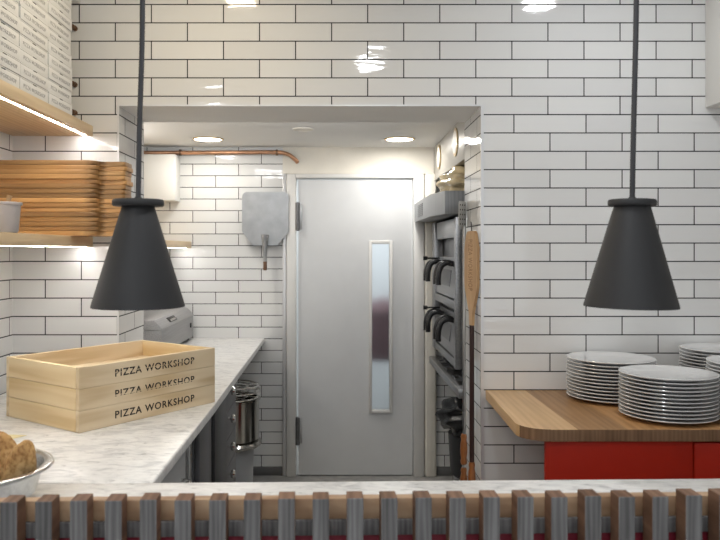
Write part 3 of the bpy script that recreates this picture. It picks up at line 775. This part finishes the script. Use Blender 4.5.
t = thing('turning_peel', 'slim steel turning peel with perforated head and turned wood grip', 'pizza peel', (.580, 3.42, 0), (0, 0, R(50)))
bm = B()
hw, hz0, hz1 = .036, 1.585, 1.715
vs = [bm.verts.new(p) for p in ((-.030, 0, hz1), (.036, 0, hz1), (.036, 0, hz0 + .02), (.012, 0, hz0), (-.012, 0, hz0), (-.036, 0, hz0 + .02))]
f = bm.faces.new(vs); g = bmesh.ops.extrude_face_region(bm, geom=[f])
for v in [e for e in g['geom'] if isinstance(e, bmesh.types.BMVert)]: v.co.y += .002
hd = link('head', bm, M['pale_metal'], t)
bm = B()
for i in range(3):
    for k in range(5): disc(bm, (-.02 + i * .02, -.0008, 1.61 + k * .022), .004, 1, .0006, 10)
link('perforation', bm, M['dark_mark'], hd, 0)
bm = B(); tube(bm, [(0, -.010, 1.60), (0, -.010, .643)], .0080, 12); link('pole', bm, M['steel_z'], t)
bm = B(); lathe(bm, grip_prof(.6425, .50), 18, 0, -.007); link('grip', bm, M['orange_wood'], t)
bm = B(); lathe(bm, [(.009, .4995), (.009, .488), (.0075, .486)], 14, 0, -.007); link('ferrule', bm, M['chrome'], t)
bm = B(); lathe(bm, grip_prof(.4855, .36), 18, 0, -.007); link('grip', bm, M['orange_wood'], t)

# ------------------------------------------------------------------ right serving table and plates
t = thing('serving_table', 'oiled wood serving table with red front panels against the tiled wall', 'table', (.624, 0, 0))
zt = .902; tx1 = 2.3; yf, yb = 2.425, W1 - .002
bm = B()
pts = round_poly([(0, yb), (-.020, yf), (tx1 - .624, yf), (tx1 - .624, yb)], [0, .094, 0, 0], 12)
prism(bm, pts, zt - .040, zt, .004, 3); tt_ = link('table_top', bm, [M['staves'], M['end_grain']], t)
for p in tt_.data.polygons:
    if p.normal.y < -.4 and abs(p.normal.z) < .6: p.material_index = 1
bm = B(); box(bm, .0635, .549, yf + .012, yf + .034, .001, zt - .0405, .003); link('front_panel', bm, M['red'], t)
bm = B(); box(bm, .552, tx1 - .65, yf + .008, yf + .034, .001, zt - .046, .003); link('front_panel', bm, M['red'], t)
bm = B(); box(bm, .75, tx1 - .66, yf + .036, yb - .02, .001, zt - .042); link('carcass', bm, M['red'], t)

def plate_mesh(r):
    bm = B()
    lathe(bm, [(0, .0035), (r * .55, .0035), (r * .58, .0), (r * .61, .0), (r * .63, .0045), (r * .80, .0075), (r * .97, .0135), (r * .995, .0155), (r, .0172), (r * .995, .0186), (r * .97, .0182), (r * .80, .0128), (r * .63, .0098), (r * .58, .0090), (0, .0085)], 56, cap=False)
    return bm
def plates(cx, cy, r, n, where, group, pitch=.0128):
    pm = None
    for k in range(n):
        if k == 0: lb = 'bottom white dinner plate of the ' + where
        elif k == n - 1: lb = 'topmost white dinner plate of the ' + where
        else: lb = ORD[k] + ' white plate from the bottom of the ' + where
        if pm is None: o = link('dinner_plate', plate_mesh(r), M['porcelain'], None); pm = o
        else: o = pm.copy(); COL.objects.link(o)
        o.location = (cx + random.uniform(-.001, .001), cy + random.uniform(-.001, .001), zt + .0004 + k * pitch)
        o.rotation_euler = (0, 0, random.random() * 6)
        tag(o, lb, 'plate', group)
plates(1.163, 2.60, .163, 12, 'stack nearest the table front', 'plates in the front stack')
plates(1.081, 2.925, .1675, 12, 'leftmost stack by the wall', 'plates in the left stack', .0133)
plates(1.528, 2.955, .148, 15, 'tall stack in the far right corner', 'plates in the far right stack')
plates(1.500, 2.635, .1685, 14, 'stack cut off by the right picture edge', 'plates in the near right stack', .0133)

# white wall cabinet top right
t = thing('wall_cabinet', 'white wall cabinet at the top right, high above the plates', 'cabinet', (0, 0, 0))
bm = B(); box(bm, 1.547, 2.30, 2.77, W1 - .001, 2.087, 2.74, .002); link('body', bm, M['cabinet_white'], t)
bm = B(); box(bm, 1.550, 1.922, 2.75, 2.7695, 2.09, 2.737, .002); link('door', bm, M['cabinet_white'], t)
bm = B(); box(bm, 1.925, 2.297, 2.75, 2.7695, 2.09, 2.737, .002); link('door', bm, M['cabinet_white'], t)

# ------------------------------------------------------------------ slatted bar front
bf = thing('bar_screen', 'bar front of upright weathered grey timber slats before a pale timber rail', 'bar front', (0, 1.4155, 0), (0, 0, bar_rot))
S0, SP = -.6224, .06572
proto = None
for k in range(-10, 32):
    if proto is None:
        bm = B(); box(bm, -.0158, .0158, 0, .044, .03, 1.0138, .0012, 1)
        for f in bm.faces: f.material_index = 0 if f.calc_center_median().y < .004 else 1
        o = link('timber_slat', bm, [M['slat'], M['slat_brown']], bf); proto = o
    else:
        o = proto.copy(); COL.objects.link(o); o.parent = bf
    o.location = (S0 + SP * k, 0, random.uniform(-.0015, .0012)); o.rotation_euler = (0, 0, random.uniform(-.012, .012))
def bar_long(name, d0, d1, z0, z1, mat, bev=.002):
    bm = B(); box(bm, -1.33, 1.48, d0 - 1.4155, d1 - 1.4155, z0, z1, bev); link(name, bm, mat, bf)
bar_long('batten', 1.4608, 1.470, .926, .9565, M['slat'])
bar_long('timber_rail', 1.4712, 1.496, .9305, .996, M['rail_wood'])
bar_long('red_panel', 1.4712, 1.49, .02, .930, M['dark_red'])

# ------------------------------------------------------------------ pendant lamps
def pendant(x, y, label, tilt, sway, rb, rt, rc):
    t = thing('pendant_lamp', label, 'pendant lamp', (x, y, 1.3555), (0, R(tilt), 0), 'pendant lamps over the bar')
    bm = B(); h = .238
    lathe(bm, [(rb - .002, .001), (rb, .0), (rb, .004), (rt, h), (rt - .003, h - .002), (rb - .004, .003), (rb - .002, .001)], 64, cap=False)
    link('shade', bm, M['charcoal'], t, 60)
    bm = B(); lathe(bm, [(0, h), (rc - .0025, h), (rc, h + .003), (rc, h + .0125), (rc - .0025, h + .0155), (.012, h + .0158), (.007, h + .022), (0, h + .022)], 48); link('cap', bm, M['charcoal'], t)
    bm = B(); lathe(bm, [(0, .09), (.022, .10), (.030, .125), (.024, .155), (.014, .18), (.014, .20), (0, .20)], 24); link('bulb', bm, M['bulb'], t)
    bm = B(); lathe(bm, [(.018, .1755), (.019, .178), (.019, .2365), (0, .2365)], 20, cap=False); link('bulb_holder', bm, M['charcoal'], t)
    top = CF - 1.3576 - .001
    pts = smoothpath([(0, 0, h + .0222), (sway * .3, 0, h + .18), (sway * 1.05, 0, h + .42), (sway * 1.0, 0, h + .75), (sway * .4, 0, top)], 8)
    bm = B(); tube(bm, pts, .0062, 10); link('cord', bm, M['cord'], t)
pendant(-.4700, 1.75, 'charcoal cone pendant lamp hanging on the left, above the wooden crates', 0, .009, .1080, .0375, .060)
pendant(.6945, 1.75, 'charcoal cone pendant lamp hanging on the right, before the plates', 0.8, .003, .1065, .0410, .0545)

# ------------------------------------------------------------------ shelves on the left wall
def shelf(z, label, led):
    t = thing('wall_shelf', label, 'shelf', (0, 0, 0), group='oak shelves on the left walls')
    bm = B(); box(bm, XL + .001, -1.025, 1.35, W1 - .001, z - .042, z, .002); link('board', bm, M['shelf_wood'], t)
    bm = B(); box(bm, -1.058, -1.051, 1.36, W1 - .01, z - .0428, z - .0421); link('led_strip', bm, M['led'], t)
shelf(2.011, 'upper oak shelf with an LED strip, stacked with white pizza cartons', True)
shelf(1.545, 'lower oak shelf bearing the pile of wooden serving boards', True)

# pizza cartons
def carton(label, w):
    t = thing('pizza_carton', label, 'pizza box', group='white pizza cartons on the upper shelf')
    bm = B(); box(bm, -.235, 0, 0, w, 0, .0410, .0012); link('base', bm, M['carton'], t)
    bm = B(); box(bm, -.235, .0006, .0004, w - .0004, .0412, .0456, .0012); link('lid', bm, M['carton'], t)
    bm = B(); box(bm, .0002, .0010, w * .44, w * .56, .0390, .0418); link('tab_slot', bm, M['dark_mark'], t)
    bm = text_bm('PIZZA WORKSHOP', .0135, .180, .0004); o = link('lettering', bm, M['print_grey'], t, 0)
    o.location = (.0004, .026, .0135); o.rotation_euler = (0, 0, R(90))
    return t
CW = .232
first = None
for ci, (y0, n, nm) in enumerate(((2.648, 10, 'column nearest the back wall'), (2.412, 9, 'middle column'), (2.176, 7, 'column nearest the picture edge'))):
    for k in range(n):
        lb = 'white pizza carton, ' + ('lowest' if k == 0 else ORD[k] + ' up') + ' in the ' + nm + ' on the upper shelf'
        if first is None: first = o = carton(lb, CW)
        else: o = copy_tree(first, lb)
        o.location = (-1.033 + random.uniform(-.0035, .0035), y0 + random.uniform(-.001, .001), 2.0116 + k * .0468)

# serving boards
def board_bm():
    bm = B()
    pts = [(-.425, 0), (0, 0), (0, .055), (.098, .055), (.098, .165), (0, .165), (0, .22), (-.425, .22)]
    pts = round_poly(pts, [.02, .028, .02, .014, .014, .02, .028, .02], 5)
    prism(bm, pts, 0, .0172, .0045, 3)
    return bm
pb = None
for k in range(16):
    lb = ('lowest' if k == 0 else 'topmost' if k == 15 else ORD[k]) + (' wooden serving board of the pile on the lower shelf' if k in (0, 15) else ' wooden serving board from the bottom of the pile on the lower shelf')
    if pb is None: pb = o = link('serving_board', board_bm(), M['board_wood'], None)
    else: o = pb.copy(); COL.objects.link(o)
    o.location = (-.930 + random.uniform(-.003, .003), 2.853 + random.uniform(-.004, .004), 1.5455 + k * .0183)
    o.rotation_euler = (0, 0, random.uniform(-.012, .012))
    tag(o, lb, 'serving board', 'serving boards on the lower shelf')

# translucent tub with spoon
bm = B(); lathe(bm, [(0, .0005), (.040, .0005), (.043, .004), (.050, .088), (.054, .0885), (.055, .096), (.052, .0975), (.0485, .0965), (.0465, .088), (.040, .006), (0, .004)], 36, cap=False)
t_ = link('plastic_tub', bm, M['tub'], None); t_.location = (-1.066, 2.37, 1.5455); tag(t_, 'small translucent plastic tub on the lower shelf beside the boards', 'tub')
bm = B(); tube(bm, [(0, 0, 0), (.004, 0, .06), (.012, 0, .115)], [.004, .005, .009], 8)
o = link('wooden_spoon', bm, M['paddle_wood'], None); o.location = (-1.076, 2.37, 1.552); o.rotation_euler = (0, R(8), 0); tag(o, 'wooden spoon handle sticking out of the translucent tub', 'spoon')

# copper pipe ends on the wall behind the cartons, white box at top
for k, (z, lb) in enumerate(((2.42, 'upper brown pipe clip on the tiles beside the cartons'), (2.184, 'middle brown pipe clip on the tiles beside the cartons'), (2.066, 'lower brown pipe clip on the tiles just above the shelf'))):
    bm = B(); disc(bm, (0, 0, 0), .011, 1, -.012, 20); disc(bm, (0, -.0125, 0), .007, 1, -.012, 16); disc(bm, (0, -.025, 0), .0095, 1, -.008, 16)
    o = link('pipe_clip', bm, M['old_brass'], None); o.location = (-1.100, W1 - .0005, z); tag(o, lb, 'clip', 'pipe clips by the cartons')
bm = B(); box(bm, -1.35, -1.078, W1 - .06, W1 - .001, 2.524, 2.62, .003)
struct('trim_5', bm, M['white_paint'], 'pale trunking box at the very top of the wall above the cartons', 'trunking')

# ------------------------------------------------------------------ crates on the worktop
TH_C = R(54); CL, CWD, CH, CT = .600, .422, .0690, .017
P0 = Vector((-.8200, 2.350))
def crate(label, k):
    t = thing('wooden_crate', label, 'crate', (P0.x, P0.y, ZT + .0006 + k * (CH + .0005)), (0, 0, TH_C), 'stacked wooden crates')
    for nm, y0 in (('side_panel', 0), ('side_panel', CWD - CT)):
        bm = B(); box(bm, 0, CL, y0, y0 + CT, 0, CH, .0012, 1); o = link(nm, bm, M['pine'], t)
        if y0 == 0: sp = o
    for x0 in (0, CL - CT):
        bm = B(); box(bm, x0 + (0.0004 if x0 else -.0003), x0 + CT, CT + .0003, CWD - CT - .0003, .0003, CH - .0003, .0012, 1); link('end_panel', bm, M['pine_end'], t)
    bm = B(); box(bm, CT + .0005, CL - CT - .0005, CT + .0005, CWD - CT - .0005, .001, .008); link('base', bm, M['pine'], t)
    bm = text_bm('PIZZA WORKSHOP', .0250, .354, .0005, .016)
    if k == 1: band_cut(bm, .0065, .0095); band_cut(bm, .0, .004)
    if k == 2: band_cut(bm, .0120, .0142)
    o = link('lettering', bm, M['print_black'], sp, 0); o.location = (.139, -.0001, .0215)
    if k == 2:
        pass
    return t
crate('lowest of the three stacked pine crates lettered in black on the worktop', 0)
crate('middle of the three stacked pine crates, its lettering partly worn', 1)
crate('topmost open pine crate of the three stacked on the worktop', 2)

# ------------------------------------------------------------------ bowl with bread
bx, by = -.812, 1.668
bm = B(); lathe(bm, [(0, .0006), (.090, .0006), (.112, .008), (.130, .035), (.143, .080), (.150, .093), (.160, .097), (.166, .0945), (.169, .0965), (.167, .101), (.158, .103), (.147, .099), (.140, .083), (.126, .038), (.108, .012), (.088, .005), (0, .005)], 64, cap=False)
o = link('mixing_bowl', bm, M['bowl_steel'], None); o.location = (bx - .006, by, ZT); o.scale = (1, 1, .95); tag(o, 'round stainless steel bowl of bread rolls at the lower left corner', 'bowl')
def roll(loc, dims, rot, label):
    bm = B(); bmesh.ops.create_icosphere(bm, subdivisions=4, radius=1)
    s = random.random() * 9
    for v in bm.verts:
        n = v.co.normalized(); w = 1 + .05 * math.sin(5 * n.x + s) * math.sin(4 * n.y + s) + .03 * math.sin(9 * n.z + 7 * n.x + s) + .012 * math.sin(23 * n.y + 17 * n.x)
        v.co = Vector((n.x * dims[0], n.y * dims[1], n.z * dims[2])) * w
    o = link('bread_roll', bm, M['crust'], None, 80); o.location = loc; o.rotation_euler = rot
    tag(o, label, 'bread roll', 'bread rolls in the bowl')
roll((bx + .094, by + .005, ZT + .084), (.034, .033, .071), (R(5), R(15), .2), 'oval bread roll standing at the right inside of the bowl')
roll((bx + .026, by + .066, ZT + .084), (.043, .040, .073), (R(-6), R(-4), .8), 'big browned bread roll standing at the back of the bowl')
roll((bx + .012, by - .048, ZT + .064), (.036, .033, .048), (R(60), R(10), .2), 'bread roll lying low at the front of the bowl')
roll((bx - .075, by + .01, ZT + .083), (.036, .036, .065), (R(5), R(-15), .2), 'bread roll leaning at the left side of the bowl')
bm = B(); prism(bm, [(0, 0), (.045, -.008), (.075, .030), (.020, .045)], 0, .0012)
o = link('paper_slip', bm, M['paper'], None); o.location = (-1.046, 2.285, ZT + .0006); o.rotation_euler = (0, 0, .1); tag(o, 'pale yellow slip of paper on the marble behind the bowl', 'paper')

# ------------------------------------------------------------------ lights
def area(name, loc, power, size, col=(1, 1, 1), rot=(0, 0, 0), shape='DISK', size_y=None, spread=None):
    l = bpy.data.lights.new(name, 'AREA'); l.energy = power; l.color = col; l.shape = shape; l.size = size
    if size_y: l.size_y = size_y
    if spread: l.spread = R(spread)
    o = bpy.data.objects.new(name, l); COL.objects.link(o); o.location = loc; o.rotation_euler = rot
    return o
WARM = (1.0, 0.84, 0.58); NEU = (0.95, 0.975, 1.0); COOL = (0.86, 0.93, 1.0)
zc = CF - .02
area('ceiling_lamp', (-.49, 2.43, zc), 9, .16, WARM)
area('ceiling_lamp', (1.05, 2.38, zc), 9, .16, NEU)
area('ceiling_lamp', (.22, 1.24, zc), 12, .18, NEU)
area('ceiling_lamp', (-1.15, -.6, zc), 20, .20, NEU)
area('ceiling_lamp', (-.6, -1.2, zc), 16, .25, NEU)
area('ceiling_lamp', (1.2, -1.2, zc), 9, .25, NEU)
# added unseen fill from behind the camera, aligned to a window-like tile reflection
area('window_fill', (.72, YB + .15, 1.42), 32, 3.3, COOL, (R(90), 0, 0), 'RECTANGLE', 1.6)
# kitchen downlights
# strip-shaped fill added out of sight behind the lintel, brightening the kitchen ceiling
area('kitchen_fill', (-.15, W2 + .06, CK - .045), 3.5, 1.1, (.97, .98, 1), (R(90), 0, 0), 'RECTANGLE', .05)
area('kitchen_fill', (XL + .04, 3.95, 2.08), 3.5, .8, (1, .96, .90), (R(100), 0, R(-90)), 'RECTANGLE', .06)  # second added fill, hidden by the left pier, lifting the kitchen ceiling
area('downlight_lamp', (-.79, 4.53, CK - .012), 4.5, .16, (1, .97, .91))
area('downlight_lamp', (.383, 4.53, CK - .012), 8, .16, (1, .98, .94))
area('corridor_lamp', (.3, 5.7, 2.40), 30, .5, (.97, 1, 1))
for x in (-.4718, .6965):
    l = bpy.data.lights.new('pendant_bulb', 'SPOT'); l.energy = 3; l.color = NEU; l.spot_size = R(75); l.spot_blend = .6; l.shadow_soft_size = .03
    o = bpy.data.objects.new('pendant_bulb', l); COL.objects.link(o); o.location = (x, 1.75, 1.3576 + .085)

w = bpy.data.worlds.new('world'); w.use_nodes = True; sc.world = w
w.node_tree.nodes['Background'].inputs[0].default_value = (0.8, 0.85, 0.9, 1); w.node_tree.nodes['Background'].inputs[1].default_value = 0.3
vs_ = sc.view_settings
sc.display_settings.display_device = 'sRGB'
vs_.view_transform = 'Standard'; vs_.look = 'None'; vs_.exposure = -0.52; vs_.gamma = 1.0; vs_.use_curve_mapping = False
sc.cycles.use_denoising = True
sc.cycles.max_bounces = 10; sc.cycles.diffuse_bounces = 5; sc.cycles.glossy_bounces = 5; sc.cycles.transmission_bounces = 8
sc.cycles.caustics_reflective = False; sc.cycles.caustics_refractive = False
sc.cycles.sample_clamp_indirect = 6.0
